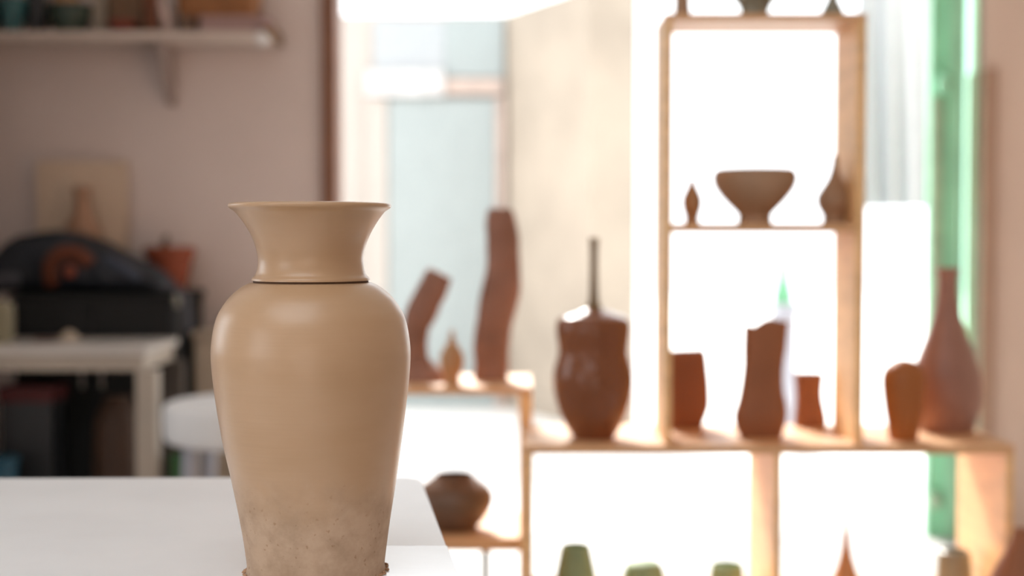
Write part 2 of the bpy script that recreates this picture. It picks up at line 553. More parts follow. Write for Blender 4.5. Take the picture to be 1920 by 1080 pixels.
# white cloth hung outside beside the door, gently pleated
CD = 5.75
bm = bmesh.new()
x0, x1 = PX(1606, CD), PX(1752, CD)
z0, z1 = PZ(388, CD), 2.5
front, back = [], []
NX, NZ = 40, 12
for side, lst in ((0, front), (1, back)):
    for j in range(NZ + 1):
        for i in range(NX + 1):
            u, w = i / NX, j / NZ
            y = CD + 0.014 * math.sin(u * 26 + w * 4) * (1.2 - w) + 0.02 * math.sin(u * 7 + w * 3) + side * 0.003
            lst.append(bm.verts.new((x0 + (x1 - x0) * u, y, z0 + (z1 - z0) * w)))
W_ = NX + 1
for lst in (front, back):
    for j in range(NZ):
        for i in range(NX):
            bm.faces.new((lst[j * W_ + i], lst[j * W_ + i + 1], lst[(j + 1) * W_ + i + 1], lst[(j + 1) * W_ + i]))
for j in range(NZ):
    for i in (0, NX):
        bm.faces.new((front[j * W_ + i], front[(j + 1) * W_ + i], back[(j + 1) * W_ + i], back[j * W_ + i]))
for i in range(NX):
    for j in (0, NZ):
        bm.faces.new((front[j * W_ + i], front[j * W_ + i + 1], back[j * W_ + i + 1], back[j * W_ + i]))
t = thing('hanging_cloth', 'pale greyish white cloth hanging outside between shelf and green door', 'cloth', (PX(1680, CD), CD, z0))
obj('sheet', bm, 'cloth', t, smooth=True)
obj('rail', tube([(x0 - .25, CD, 2.51), (x1 + .3, CD, 2.51)], .012), 'postgrey', t, smooth=True)
obj('post', tube([(x1 + .3, CD, 0), (x1 + .3, CD, 2.52)], .016), 'postgrey', t, smooth=True)

# ================================================================== WORK TABLE AND THE VASE
TZ = 0.75
DV = 1.40
DFAR = D_at(TZ, 894)
DSEAM = D_at(TZ, 1023)
c0 = P(787, 894, DFAR)
e1 = P(858, 1080, D_at(TZ, 1080))
dirv = Vector((e1.x - c0.x, e1.y - c0.y))
dirv /= abs(dirv.y)


def edge_at(d):
    return Vector((c0.x + dirv.x * (c0.y - d), d))


t = thing('work_table', 'large white topped table in front that carries the tall clay vase', 'table', (-0.8, 1.3, 0))
FL = Vector((-1.75, DFAR - 0.035))
ch = 0.012
fr = edge_at(DFAR)
XJ = PX(600, DV)                       # joint added under the vase, edge of the imitated sun patch
pA = [FL, Vector((fr.x - ch * 1.2, DFAR)), edge_at(DFAR - ch * 1.6), edge_at(DSEAM), Vector((XJ, DSEAM)), Vector((XJ, .71)), Vector((-1.75, 0.70))]
obj('main_top_board', prism(pA, TZ - .03, TZ), 'table_far', t)
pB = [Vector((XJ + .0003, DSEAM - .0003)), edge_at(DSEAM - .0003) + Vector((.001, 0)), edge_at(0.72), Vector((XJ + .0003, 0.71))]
obj('sun_patch_board', prism(pB, TZ - .03, TZ), 'table_sun_patch', t)  # separate glossy board added to imitate a patch of sunlight
ap = [Vector((-1.68, DFAR - .11)), edge_at(DFAR - .07) + Vector((-.07, 0)), edge_at(0.8) + Vector((-.07, 0)), Vector((-1.68, 0.8))]
obj('apron', prism(ap, TZ - .12, TZ - .031), 'table_edge', t)
for k, p in enumerate(ap):
    q = Vector(p) + Vector((.035 if p[0] < -1 else -.035, .035 if p[1] < 1.2 else -.035))
    obj('leg', box(q.x - .03, q.x + .03, q.y - .03, q.y + .03, 0, TZ - .121), 'table_edge', t, bevel=.004)

# vase profile read off the photograph: row, centre, radius
body = [(1078, 590, 128), (1070, 590, 131), (1058, 590, 129), (1035, 590, 131.5), (1009, 590, 135), (980, 589.5, 139.5), (950, 589, 144.5),
        (893, 587.8, 154.8), (831, 585.4, 166.4), (795, 584.5, 172), (760, 583.6, 177), (710, 583.2, 183), (660, 583, 186),
        (620, 583, 181.5), (595, 583, 175), (577, 583, 166), (560, 583, 154), (547, 583, 141), (536, 583, 126), (529.5, 583, 112)]
nk = [(525.5, 583, 110), (521, 583, 109), (515, 583, 103.5), (507, 583, 100.2), (496, 583, 98.4), (486, 583, 98.2), (472, 583, 100), (457, 583, 104),
      (443, 583, 109.5), (430, 583, 116), (414, 582.6, 126), (402, 582.2, 135), (396, 582, 140.5), (392.5, 582, 146), (389, 582, 150.3),
      (385, 582, 151.2), (382, 582, 149), (381, 582, 145)]


def vrows(pr, n=4):
    pr = spline(pr, n)
    return [(PZ(y, DV), PX(c, DV), DV, r * DV / F, r * DV / F) for y, c, r in pr]


VB = Vector((PX(589, DV), DV, TZ))
vase = thing('clay_vase', 'tall pale unfired clay vase with flared neck standing on white table', 'vase', VB)
rb = vrows(body)
rb = [(max(z, TZ + .0002) if i else TZ + .0002, *r) for i, (z, *r) in enumerate(rb)]
# hollow inside of the body below the neck
obj('body', loft(rb, 128, None, 2, 0.004, 3), M['vase'], vase, VB, smooth=True)
rn = vrows(nk)
zt_, cx_, cy_, rt_, _ = rn[-1]
for f_ in (0.97, 0.94):
    rn.append((zt_ + .0004 if f_ > .95 else zt_ - .001, cx_, cy_, rt_ * f_, rt_ * f_))
for z, cx, cy, r, _ in reversed(rn[:-2]):
    if z < zt_ - .003 and z > rn[0][0] + 0.008:
        rn.append((z, cx, cy, r - .0075, r - .0075))
obj('neck', loft(rn, 128, None, 2, 0.004, 3), M['vase'], vase, VB, smooth=True)
zs0, zs1 = PZ(530.5, DV), PZ(524.0, DV)
rs = 107.2 * DV / F
obj('joint', loft([(zs0, PX(583, DV), DV, rs, rs), (zs1, PX(583, DV), DV, rs, rs)], 96), 'seam', vase, VB, smooth=True)
# rim of clay left by the wheel at the foot
bm = bmesh.new()
rf = 131 * DV / F
for k in range(150):
    a = random.uniform(0, 2 * PI)
    r = rf * random.uniform(1.0, 1.035)
    s = random.uniform(.0006, .0019)
    mtx = Matrix.Translation((PX(590, DV) + r * math.cos(a), DV + r * math.sin(a), TZ + s * .6)) @ \
        Matrix.Rotation(random.uniform(0, 3), 4, 'Z') @ Matrix.Diagonal((s * random.uniform(1, 2.4), s, s * .8, 1))
    bmesh.ops.create_icosphere(bm, subdivisions=1, radius=1, matrix=mtx)
o = obj('clay_residue', bm, 'crumb', vase, VB)
o['kind'] = 'stuff'

# ================================================================== DISPLAY SHELVES
# --- long low unit
D0, D1 = 3.0, 3.33
SZ = PZ(835, D0)
LT = .019
XA, XB = PX(985, D0), PX(1907, D0)
ZL = PZ(1150, D0)
low = thing('display_shelf', 'long low pine display shelf with one divider under the gourd bottle', 'shelf', ((XA + XB) / 2, D0 + .16, 0))
obj('top_board', box(XA, XB, D0, D1, SZ - LT, SZ), 'wood_h', low, bevel=.0015)
obj('bottom_board', box(XA + .017, XB - .017, D0 + .002, D1, ZL - LT, ZL), 'wood_h', low, bevel=.0015)
for x0, x1 in ((XA, XA + .0168), (PX(1455, D0), PX(1469, D0)), (XB - .0168, XB)):
    mid = 0 < x0 - XA < XB - XA - .05
    obj('divider' if mid else 'side_panel', box(x0, x1, D0 + .001, D1, ZL + .0002 if mid else 0, SZ - LT - .0002), 'wood', low, bevel=.0015)

# --- tall open box on top
B0, B1 = 3.03, 3.235
bx0, bx1 = PX(1246, B0), PX(1621, B0)
BZ = PZ(25, B0)
MZ = PZ(419, B0)
bt = .0155
tall = thing('box_shelf', 'tall open pine box shelf standing on the long low shelf', 'shelf', ((bx0 + bx1) / 2, B0 + .1, SZ))
obj('side_panel', box(bx0, bx0 + bt, B0, B1, SZ + .0003, BZ - .0145), 'wood', tall, bevel=.001)
obj('side_panel', box(bx1 - bt - .004, bx1, B0, B1, SZ + .0003, BZ - .0145), 'wood', tall, bevel=.001)
obj('top_board', box(bx0, bx1, B0, B1, BZ - .0142, BZ), 'wood_h', tall, bevel=.001)
obj('middle_board', box(bx0 + bt + .0002, bx1 - bt - .0042, B0 + .002, B1, MZ - .0195, MZ), 'wood_h', tall, bevel=.001)

# --- low unit on the left, set further back
L0, L1 = 3.34, 3.66
LZ = PZ(727, L0)
lx0, lx1 = PX(540, L0), PX(998, L0)
LZ2 = PZ(1008, L0)
lu = thing('side_shelf', 'low pine shelf behind the vase carrying rough clay pillars', 'shelf', ((lx0 + lx1) / 2, L0 + .16, 0))
obj('top_board', box(lx0, lx1, L0, L1, LZ - .017, LZ), 'wood_h', lu, bevel=.0015)
obj('side_panel', box(lx1 - .03, lx1, L0 + .001, L1, 0, LZ - .0172), 'wood', lu, bevel=.0015)
obj('side_panel', box(lx0, lx0 + .03, L0 + .001, L1, 0, LZ - .0172), 'wood', lu, bevel=.0015)
obj('lower_board', box(lx0 + .0302, lx1 - .0302, L0 + .002, L1, LZ2 - .033, LZ2), 'wood_h', lu, bevel=.0015)
o = obj('support_post', tube([(PX(910, 3.5), 3.5, 0), (PX(910, 3.5), 3.5, LZ2 - .0332)], .011, 14), 'postgrey', lu, smooth=True)
o['label'] = 'blue grey metal post'

# ================================================================== POTS ON THE LONG SHELF
gd = 3.105
gr = thing('gourd_bottle', 'glossy brown gourd shaped bottle with very thin straight neck', 'bottle', (PX(1113, gd), gd, SZ))
rows = pot_rows(1113, gd, SZ, [(836, 33), (828, 34), (815, 41), (790, 55), (760, 67), (730, 73.5), (712, 74.5), (695, 73), (675, 67.5), (660, 64.5),
                               (642, 66), (625, 68.5), (612, 68.5), (602, 66.5), (596, 61), (591, 51), (587, 39), (583, 27), (579, 17)])
obj('body', loft(rows, 64, None, 2, .002, 1), 'gourd', gr, (PX(1113, gd), gd, SZ), smooth=True)
zb = PZ(580, gd)
rows = [(PZ(y, gd), PX(1113.5, gd), gd, r * gd / F, r * gd / F) for y, r in
        spline([(580, 18.5), (574, 14), (566, 10.5), (550, 8.8), (520, 7.8), (480, 7.5), (458, 8), (450, 9.3), (446, 9)], 4)]
rows.append((rows[-1][0] - .02, *rows[-1][1:3], .004, .004))
obj('neck', loft(rows, 28), 'gourd_neck', gr, (PX(1113, gd), gd, SZ), smooth=True)


def block(name, label, m, rows, d, z0, depth, expo=4.0, top=None, wob=.03, hollow=.03, group=None, cat='vase', seg=48):
    """slab-built pot: rows (y, x left, x right) from the foot up"""
    rs_ = []
    for y, xl, xr in spline(rows, 4):
        rs_.append((max(PZ(y, d), z0), PX((xl + xr) / 2, d), d, (xr - xl) / 2 * d / F, (xr - xl) / 2 * d / F * depth))
    rs_[0] = (z0, *rs_[0][1:])
    zt2, cx, cy, rx, ry = rs_[-1]
    if hollow:
        rs_.append((zt2, cx, cy, rx - .006, ry - .006))
        rs_.append((zt2 - hollow, cx, cy, rx - .007, ry - .007))
    bm = loft(rs_, seg, None, expo, wob, seed=cx * 9)
    if top:
        for v in bm.verts:
            k = (v.co.z - z0) / (zt2 - z0)
            if k > .55:
                v.co.z += top((v.co.x - cx) / rx) * ((k - .55) / .45) ** 2
    base = (rs_[0][1], d, z0)
    return tag(obj(name, bm, m, None, base, smooth=True), label, cat, group)


block('slab_vase', 'squarish brown vase behind left side of the tall box shelf', M['clay'],
      [(806, 1250, 1317), (790, 1248, 1321), (760, 1246, 1330), (720, 1245, 1330), (690, 1245, 1327), (668, 1246, 1324), (657, 1247, 1321)],
      3.262 + .02, SZ, .62, 5, lambda u: .002 * u)
block('crooked_block_vase', 'tall crooked brown block vase with ragged top in lower box shelf', M['clay'],
      [(824, 1392, 1467), (812, 1386, 1469), (795, 1379, 1474), (775, 1378, 1477), (755, 1385, 1475), (730, 1390, 1470), (690, 1394, 1469), (650, 1395, 1474), (610, 1396, 1478)],
      3.125, SZ, .55, 3.6, lambda u: (.0115 if u > -.1 else (-.003 if u < -.35 else .004)) + .003 * math.sin(u * 6))
block('waisted_cup', 'small brown waisted cup at right inside lower box shelf', M['clay'],
      [(802, 1492, 1551), (785, 1491, 1552), (765, 1493, 1548), (745, 1494, 1544), (725, 1493, 1544), (700, 1491, 1547)],
      3.262 + .04, SZ, .9, 2.4, None, .015)
# right end of the long shelf
od = 3.085
pot('shoulder_vase', 'orange brown shouldered vase at front right of the long shelf', 1697, od, SZ,
    [(841, 23), (830, 24), (805, 28), (770, 34), (735, 38.5), (714, 40), (703, 38.5), (693, 34.5), (684, 27), (677, 17), (674, 7)], 'clay_orange', cat='vase')
bd = 3.23
pot('long_neck_bottle', 'large mauve brown bottle with long neck at right end of shelf', 1777, bd, SZ,
    [(822, 41), (812, 45), (790, 53), (755, 61), (725, 62.5), (700, 60), (675, 53), (650, 44), (625, 34.5), (600, 26.5), (575, 20.5), (545, 17.5), (522, 17), (510, 19), (503, 20.5)],
    'clay_mauve', inner=.04, cat='bottle', seg=48)

# ---- middle board of the tall box
md = 3.13
pot('pointed_bottle', 'tiny pointed brown bottle at left on middle board of box shelf', 1297, md, MZ,
    [(420, 13), (414, 12.5), (408, 11.5), (398, 14.5), (386, 17.5), (376, 18), (366, 15.5), (356, 11), (348, 7), (335, 3)], 'clay_tan', cat='bottle', seg=28)
pot('footed_bowl', 'wide brown bowl on narrow foot at centre of box shelf', 1414.5, md, MZ,
    [(420, 31), (412, 30), (403, 30), (396, 36), (380, 52), (362, 67), (348, 75), (337, 77.5), (328, 77), (321, 73.5), (318, 70)], 'clay_grey', inner=.05, cat='bowl', seg=56)
pot('teardrop_bottle', 'teardrop shaped brown bottle with fine tip on middle board', 1564, md, MZ,
    [(420, 22), (412, 21), (404, 21), (394, 27), (382, 32), (372, 32.5), (362, 29), (350, 21.5), (338, 14), (325, 8.5), (310, 5), (290, 2.5)], 'clay_grey', cat='bottle', seg=36)
pot('round_pot', 'small round brown pot tucked in right corner of middle board', 1588, 3.2, MZ,
    [(420, 7), (410, 9), (398, 14), (386, 16), (376, 14), (370, 9)], 'clay_tan', seg=24)
# ---- on top of the tall box, cut by the upper edge of the picture
td = 3.13
pot('cylinder_pot', 'small dark brown pot on left of box shelf top', 1277, td, BZ,
    [(36, 15), (20, 14), (0, 13), (-30, 16), (-50, 14)], 'clay_grey', inner=.02, seg=28)
pot('green_footed_bowl', 'grey green footed bowl on centre of box shelf top', 1412, td, BZ,
    [(36, 27), (22, 25), (12, 28), (0, 36), (-25, 58), (-45, 64)], 'pot_greygreen', inner=.04, seg=40, cat='bowl')
pot('cone_bottle', 'dark green cone shaped bottle on right of box shelf top', 1557, td, BZ,
    [(36, 19), (26, 20), (14, 16), (0, 9), (-20, 6), (-50, 5), (-60, 6)], 'pot_greygreen', seg=28, cat='bottle')

# ---- inside the lower part of the long shelf
pot('tapered_green_pot', 'tall tapered green pot at far left inside the long low shelf', 1080, 3.16, ZL,
    [(1150, 46), (1120, 43), (1080, 38), (1050, 32), (1028, 27), (1022, 25)], 'pot_green', inner=.03, seg=36)
pot('domed_green_jar', 'rounded green jar in the middle of low shelf left bay', 1209, 3.18, ZL,
    [(1150, 36), (1120, 42), (1090, 41), (1070, 37), (1058, 31), (1052, 22), (1049, 8)], 'pot_green', seg=32, cat='jar')
pot('flat_green_pot', 'green flat topped pot beside the low shelf divider', 1366, 3.18, ZL,
    [(1150, 32), (1120, 34), (1090, 32), (1068, 30), (1058, 29)], 'pot_green', inner=.02, seg=32)
pot('spire_bottle', 'brown bottle drawn to a needle tip in low shelf right bay', 1591, 3.16, ZL,
    [(1150, 38), (1125, 42), (1100, 33), (1080, 23), (1060, 15), (1040, 9.5), (1020, 6), (990, 4), (955, 2.6)], 'clay_tan', seg=28, cat='bottle')
pot('olive_jar', 'olive brown jar at far right inside the long low shelf', 1795, 3.18, ZL,
    [(1150, 30), (1120, 33), (1080, 32), (1050, 30), (1036, 28), (1032, 24)], 'pot_greygreen', inner=.03, seg=32, cat='jar')
pot('floor_vase', 'dark brown shouldered jar on floor at lower right picture corner', 1926, 2.9, 0,
    [(1436, 60), (1300, 95), (1170, 86), (1085, 58), (1040, 34), (1008, 20), (992, 17)], 'clay', seg=40, cat='vase')

# ---- on the left low unit


def pillar(name, label, pts, d, z0, depth, m, cat='sculpture'):
    """rough clay pillar swept along a bent path: (x, y, half width) in photo pixels"""
    bm = bmesh.new()
    seg = 28
    pp = spline(pts, 5)
    rings = []
    for i, (x, y, hw) in enumerate(pp):
        c = P(x, y, d)
        a = P(*pp[max(i - 1, 0)][:2], d)
        b = P(*pp[min(i + 1, len(pp) - 1)][:2], d)
        tg = (b - a)
        tg.y = 0
        tg.normalize()
        if i < 5:
            tg = tg.lerp(Vector((0, 0, 1)), 1 - i / 5).normalized()
        u = Vector((tg.z, 0, -tg.x))
        ring = []
        for k in range(seg):
            an = 2 * PI * k / seg
            cc, ss = math.cos(an), math.sin(an)
            ex = 2 / 3.2
            kx = math.copysign(abs(cc) ** ex, cc) * hw * d / F
            ky = math.copysign(abs(ss) ** ex, ss) * hw * d / F * depth
            w = 1 + .09 * noise.noise(Vector((c.x * 30 + cc, c.z * 30, ss * 2))) + .04 * noise.noise(Vector((cc * 4, c.z * 90, ss * 4)))
            q = c + u * kx * w + Vector((0, ky * w, 0))
            if i == 0:
                q.z = z0
            q.z = max(q.z, z0)
            ring.append(bm.verts.new(q))
        rings.append(ring)
    for a, b in zip(rings, rings[1:]):
        for k in range(seg):
            bm.faces.new((a[k], a[(k + 1) % seg], b[(k + 1) % seg], b[k]))
    bm.faces.new(rings[0][::-1])
    bm.faces.new(rings[-1])
    o = obj(name, bm, m, None, (PX(pts[0][0], d), d, z0), smooth=True)
    return tag(o, label, cat)


pillar('clay_pillar', 'tall rough brown clay pillar standing upright on low back shelf',
       [(921, 708, 33), (921, 690, 32), (922, 650, 33), (926, 610, 34), (934, 570, 36), (941, 535, 36), (944, 500, 32), (943, 460, 30), (940, 425, 29), (938, 400, 25), (938, 391, 20)], 3.52, LZ, .8, M['clay_rock'])
pillar('leaning_clay_pillar', 'short bent brown clay pillar leaning right behind the vase',
       [(790, 708, 48), (784, 694, 36), (779, 670, 24), (779, 640, 23), (781, 612, 25), (787, 592, 29), (797, 570, 29), (807, 550, 28), (817, 530, 27), (824, 516, 25), (826, 512, 20)], 3.5, LZ, .8, M['clay_rock'])
pot('pale_bottle', 'small tan bottle with thin tip before the bent clay pillar', 847, 3.415, LZ,
    [(724, 14), (712, 13), (703, 14), (690, 20), (675, 21.5), (662, 19), (652, 13), (642, 7), (630, 3.5), (618, 2)], 'clay_tan', cat='bottle', seg=32)
pot('carinated_bowl', 'dark brown sharp shouldered bowl on lower board of left shelf', 851, 3.44, LZ2,
    [(1007, 34), (999, 36), (988, 43), (975, 54), (957, 66), (942, 72), (934, 73), (925, 71.5), (912, 63), (901, 48), (893, 37), (888, 33)], 'clay_dark', inner=.05, cat='bowl', seg=56)

# ================================================================== OUTSIDE: SMALL TABLE WITH BOTTLE
od = 7.05
tz = PZ(571, od)
t = thing('pedestal_table', 'pale lavender grey small table standing outside behind the box shelf', 'table', (PX(1498, od), od + .12, 0))
obj('top', box(PX(1456, od), PX(1542, od), od, od + .25, tz - .045, tz), 'lav', t, bevel=.003)
obj('pedestal', box(PX(1458, od), PX(1499, od), od + .05, od + .2, 0.025, tz - .0452), 'lav', t, bevel=.003)
obj('foot', box(PX(1455, od), PX(1535, od), od + .01, od + .24, 0, .025), 'lav', t, bevel=.003)
t = thing('glass_bottle', 'light green glass bottle standing on the pale table outside', 'bottle', (PX(1476, od), od + .1, tz))
d_ = od + .1
rows = [(z, PX(1476, od), d_, r, r) for z, r in spline([(tz + .0002, .05), (tz + .008, .055), (tz + .05, .05), (tz + .085, .04), (tz + .125, .031), (tz + .145, .03)], 4)]
obj('glass', loft(rows, 28), 'bottle', t, smooth=True)
obj('cap', loft([(tz + .135, PX(1476, od), d_, .034, .034), (tz + .215, PX(1476, od), d_, .031, .031)], 24), 'bottlecap', t, smooth=True)

# ================================================================== LEFT SIDE OF THE ROOM
# --- white table
T0, T1 = 4.12, 4.52
tz = PZ(652, T0)
t = thing('side_table', 'off white table with square legs before the black cabinet', 'table', (-1.6, T0 + .2, 0))
xr = PX(272, T0)
obj('tabletop', box(-2.1, xr, T0, T1, tz - .022, tz), 'tabletop', t, bevel=.004)
obj('apron', box(-2.04, xr - .012, T0 + .012, T1 - .012, tz - .068, tz - .0222), 'tablepaint', t, bevel=.002)
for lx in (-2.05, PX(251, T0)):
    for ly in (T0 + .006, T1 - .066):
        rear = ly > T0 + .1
        o = obj('leg', box(lx, lx + .058, ly, ly + .06, 0, tz - .0684), 'leg_shade' if rear else 'tablepaint', t, bevel=.003)  # rear legs take a dark colour in place of shade
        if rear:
            o['label'] = 'rear leg coloured dark as shade'
# --- black cabinet
K0, K1 = 4.56, 4.985
KZ = PZ(552, K0)
t = thing('black_cabinet', 'black low cabinet against wall behind the off white table', 'cabinet', (-1.3, K0 + .2, 0))
kx0, kx1 = PX(22, K0), PX(324, K0)
obj('carcass', box(kx0, kx1, K0 + .02, K1, 0, KZ - .025), 'black', t, bevel=.004)
obj('top', box(kx0 - .01, kx1 + .01, K0, K1, KZ - .0248, KZ), 'black', t, bevel=.005)
kxm = (kx0 + kx1) / 2
for a_, b_ in ((kx0 + .008, kxm - .002), (kxm + .002, kx1 - .008)):
    dr = obj('door', box(a_, b_, K0, K0 + .0198, .06, KZ - .03), 'black', t, bevel=.003)
    hx = b_ - .03 if a_ < kxm - .05 else a_ + .03
    h = obj('handle', tube([(hx, K0 - .018, KZ - .3), (hx, K0 - .018, KZ - .2)], .005), 'brass', None, smooth=True)
    h.parent = dr
    h.matrix_parent_inverse = Matrix.Identity(4)
    h.location = Vector((0, 0, 0)) - dr.location - t.location

# --- navy bag slumped on the cabinet
bd0 = 4.685
bb = Vector((PX(165, bd0), bd0, KZ))
bag = thing('navy_bag', 'slumped dark navy bag with rust coloured patch on black cabinet', 'bag', bb)
top = [(-18, 505), (5, 472), (35, 446), (80, 435), (130, 436), (180, 446), (225, 466), (265, 487), (300, 508), (328, 535), (338, 549)]
bm = bmesh.new()
seg = 40
rings = []
for x, y in spline(top, 6):
    zc = max(PZ(y, bd0) - KZ, .004)
    hw = .112 * min(1, (zc / .12) ** .5)
    ring = []
    for k in range(seg):
        a = 2 * PI * k / seg
        c, s = math.cos(a), math.sin(a)
        yy = bd0 + math.copysign(abs(c) ** .75, c) * hw
        zz = KZ + (zc / 2) * (1 + math.copysign(abs(s) ** .7, s))
        p = Vector((PX(x, bd0), yy, zz))
        w = .016 * noise.noise(Vector((p.x * 9, p.y * 7, p.z * 16))) + .008 * noise.noise(Vector((p.x * 25, p.y * 20, p.z * 40)))
        p.y += w * (-1 if c < 0 else 1)
        p.z = max(KZ + .0003, p.z + w * .35 * max(s, 0))
        ring.append(bm.verts.new(p))
    rings.append(ring)
for a, b in zip(rings, rings[1:]):
    for k in range(seg):
        bm.faces.new((a[k], a[(k + 1) % seg], b[(k + 1) % seg], b[k]))
bm.faces.new(rings[0][::-1])
bm.faces.new(rings[-1])
bmesh.ops.recalc_face_normals(bm, faces=bm.faces[:])
bvh = BVHTree.FromBMesh(bm)
obj('shell', bm, 'navy', bag, smooth=True)


def on_bag(x, y, off=.004):
    q = P(x, y, 3.0)
    dr_ = (q - EYE).normalized()
    h, nrm, i_, dd = bvh.ray_cast(q, dr_)
    if h is None:
        return P(x, y, bd0 - .17)
    if nrm.dot(dr_) > 0:
        nrm = -nrm
    return h + nrm * off


arc = spline([(98, 528), (95, 512), (98, 490), (112, 478), (135, 475), (155, 482), (168, 496)], 4)
obj('rust_band', tube([on_bag(x, y) for x, y in arc], [.026] * len(arc), 10), 'orange', bag, smooth=True)
fo = spline([(196, 484), (215, 494), (238, 507), (262, 524)], 4)
obj('fold_highlight', tube([on_bag(x, y, -.004) for x, y in fo], [.008] + [.016] * (len(fo) - 2) + [.006], 10), 'fold_highlight', bag, smooth=True)  # raised strip in lighter blue grey imitates a highlight streak
c_ = on_bag(131, 509, .002)
bm = bmesh.new()
bmesh.ops.create_uvsphere(bm, u_segments=18, v_segments=10, radius=.02, matrix=Matrix.Translation(c_) @ Matrix.Diagonal((1, .45, 1, 1)))
obj('button', bm, 'redorange', bag, smooth=True)
st = spline([(300, 540), (322, 538), (338, 546), (347, 565), (352, 590), (354, 622)], 4)
obj('strap', tube([P(x, y, K0 - .03) for x, y in st], .011, 10), 'strap', bag, smooth=True)
bm = bmesh.new()
bmesh.ops.create_uvsphere(bm, u_segments=16, v_segments=10, radius=.02, matrix=Matrix.Translation(P(333, 562, K0 - .03)) @ Matrix.Diagonal((.7, .5, 1.3, 1)))
obj('buckle', bm, 'buckle', bag, smooth=True)
fl_ = spline([(-8, 530), (6, 526), (22, 524), (38, 526)], 4)
obj('side_flap', tube([on_bag(x, y, -.002) for x, y in fl_], [.012] + [.024] * (len(fl_) - 2) + [.012], 10), 'strap', bag, smooth=True)

# --- terracotta pot beside the bag
t = thing('terracotta_pot', 'terracotta flowerpot at right end of the black cabinet', 'pot', (PX(318, 4.87), 4.885, KZ))
td2 = 4.885
rows = [(z, cx, cy, rx, ry) for z, cx, cy, rx, ry in pot_rows(318, td2, KZ, [(540, 30), (520, 35), (500, 39), (484, 42), (480, 47), (472, 47.5), (464, 48)], inner=.05, wall=.008)]
obj('body', loft(rows, 36), 'terra', t, (PX(318, td2), td2, KZ), smooth=True)
obj('soil', loft([(PZ(478, td2), PX(318, td2), td2, .066, .066), (PZ(472, td2), PX(318, td2), td2, .066, .066)], 24), 'soil', t)
obj('stalk', tube([P(310, 474, td2), P(309, 455, td2), P(314, 440, td2)], [.018, .014, .006], 8), 'soil', t, smooth=True)

# --- cream canvas and brown bottle vase
ca = 4.955
t = thing('canvas_board', 'cream canvas board leaning on the wall above the black cabinet', 'canvas', (PX(155, ca), ca, KZ))
o = obj('panel', box(PX(72, ca), PX(240, ca), ca - .012, ca + .012, KZ + .001, PZ(302, ca)), 'board', t, bevel=.003)
pot('bottle_vase', 'brown bottle vase in front of the cream canvas board', 155, 4.875, KZ,
    [(553, 20), (530, 26), (490, 33), (455, 34), (432, 32), (415, 25), (400, 18), (385, 14.5), (368, 14), (355, 16), (350, 15)], mat('umber_clay', (0.34, 0.19, 0.12), .7), inner=.03, cat='vase', seg=32)

# --- little things on the white table
pot('beige_canister', 'beige canister at left edge of the picture on white table', -2, 4.32, tz,
    [(646, 26), (620, 26), (585, 26), (575, 24), (566, 20)], 'canister', cat='canister', seg=28)
pot('clay_lump', 'small rounded beige bowl upside down on the white table', 128, 4.4, tz,
    [(646, 24), (638, 22), (628, 15), (621, 6), (619, 2)], 'beige', cat='bowl', seg=24)
pot('red_dish', 'flat dark red dish on the white table beside small bowl', 84, 4.42, tz,
    [(646, 16), (642, 22), (637, 25)], 'darkred', cat='dish', seg=28, inner=.006)

# --- under the white table
pot('brown_urn', 'brown pot on floor under right part of white table', 218, 4.4, 0,
    [(1090, 20), (1000, 38), (900, 46), (800, 44), (765, 32), (750, 24), (742, 26)], mat('dark_brown_glaze', (0.05, 0.022, 0.01)), cat='pot', seg=32)
t = thing('blue_bucket', 'dark blue bucket on floor under white table at left edge', 'bucket', (PX(-22, 4.2), 4.2, 0))
rows = pot_rows(-22, 4.2, 0, [(1100, 38), (1000, 42), (900, 47), (860, 48)], inner=.2)
obj('body', loft(rows, 32), 'blueplastic', t, smooth=True)
obj('rim', loft([(PZ(866, 4.2), PX(-22, 4.2), 4.2, .082, .082), (PZ(858, 4.2), PX(-22, 4.2), 4.2, .082, .082)], 32), 'blueplastic', t, smooth=True)
t = thing('red_crate', 'dark red crate stacked under the white table', 'crate', (PX(55, 4.42), 4.42, 0))
o = obj('box', box(PX(10, 4.42), PX(105, 4.42), 4.36, 4.5, 0, PZ(750, 4.42)), 'nearblack', t, bevel=.004)
obj('lid', box(PX(6, 4.42), PX(109, 4.42), 4.355, 4.505, PZ(750, 4.42) + .0002, PZ(722, 4.42)), mat('dark_red_lid', (0.10, 0.014, 0.014), .6), t, bevel=.004)
t['label'] = 'black crate with dark red lid under the white table'
# --- stool
sd = 4.05
sx = PX(472, sd)
sz = PZ(751, sd)
t = thing('round_stool', 'white round stool half hidden behind the vase', 'stool', (sx, sd, 0))
R_ = .25
obj('seat', loft([(z, sx, sd, r, r) for z, r in spline([(sz - .112, R_ - .02), (sz - .1, R_ - .003), (sz - .04, R_), (sz - .012, R_ - .002), (sz - .002, R_ - .015), (sz, R_ - .03)], 3)], 56), 'stool_top', t, smooth=True)
for ax, ay in ((-.15, -.13), (.15, -.13), (-.15, .13), (.15, .13)):
    obj('leg', tube([(sx + ax * 1.12, sd + ay * 1.12, 0), (sx + ax, sd + ay, sz - .107)], .021, 14), 'lav', t, smooth=True)
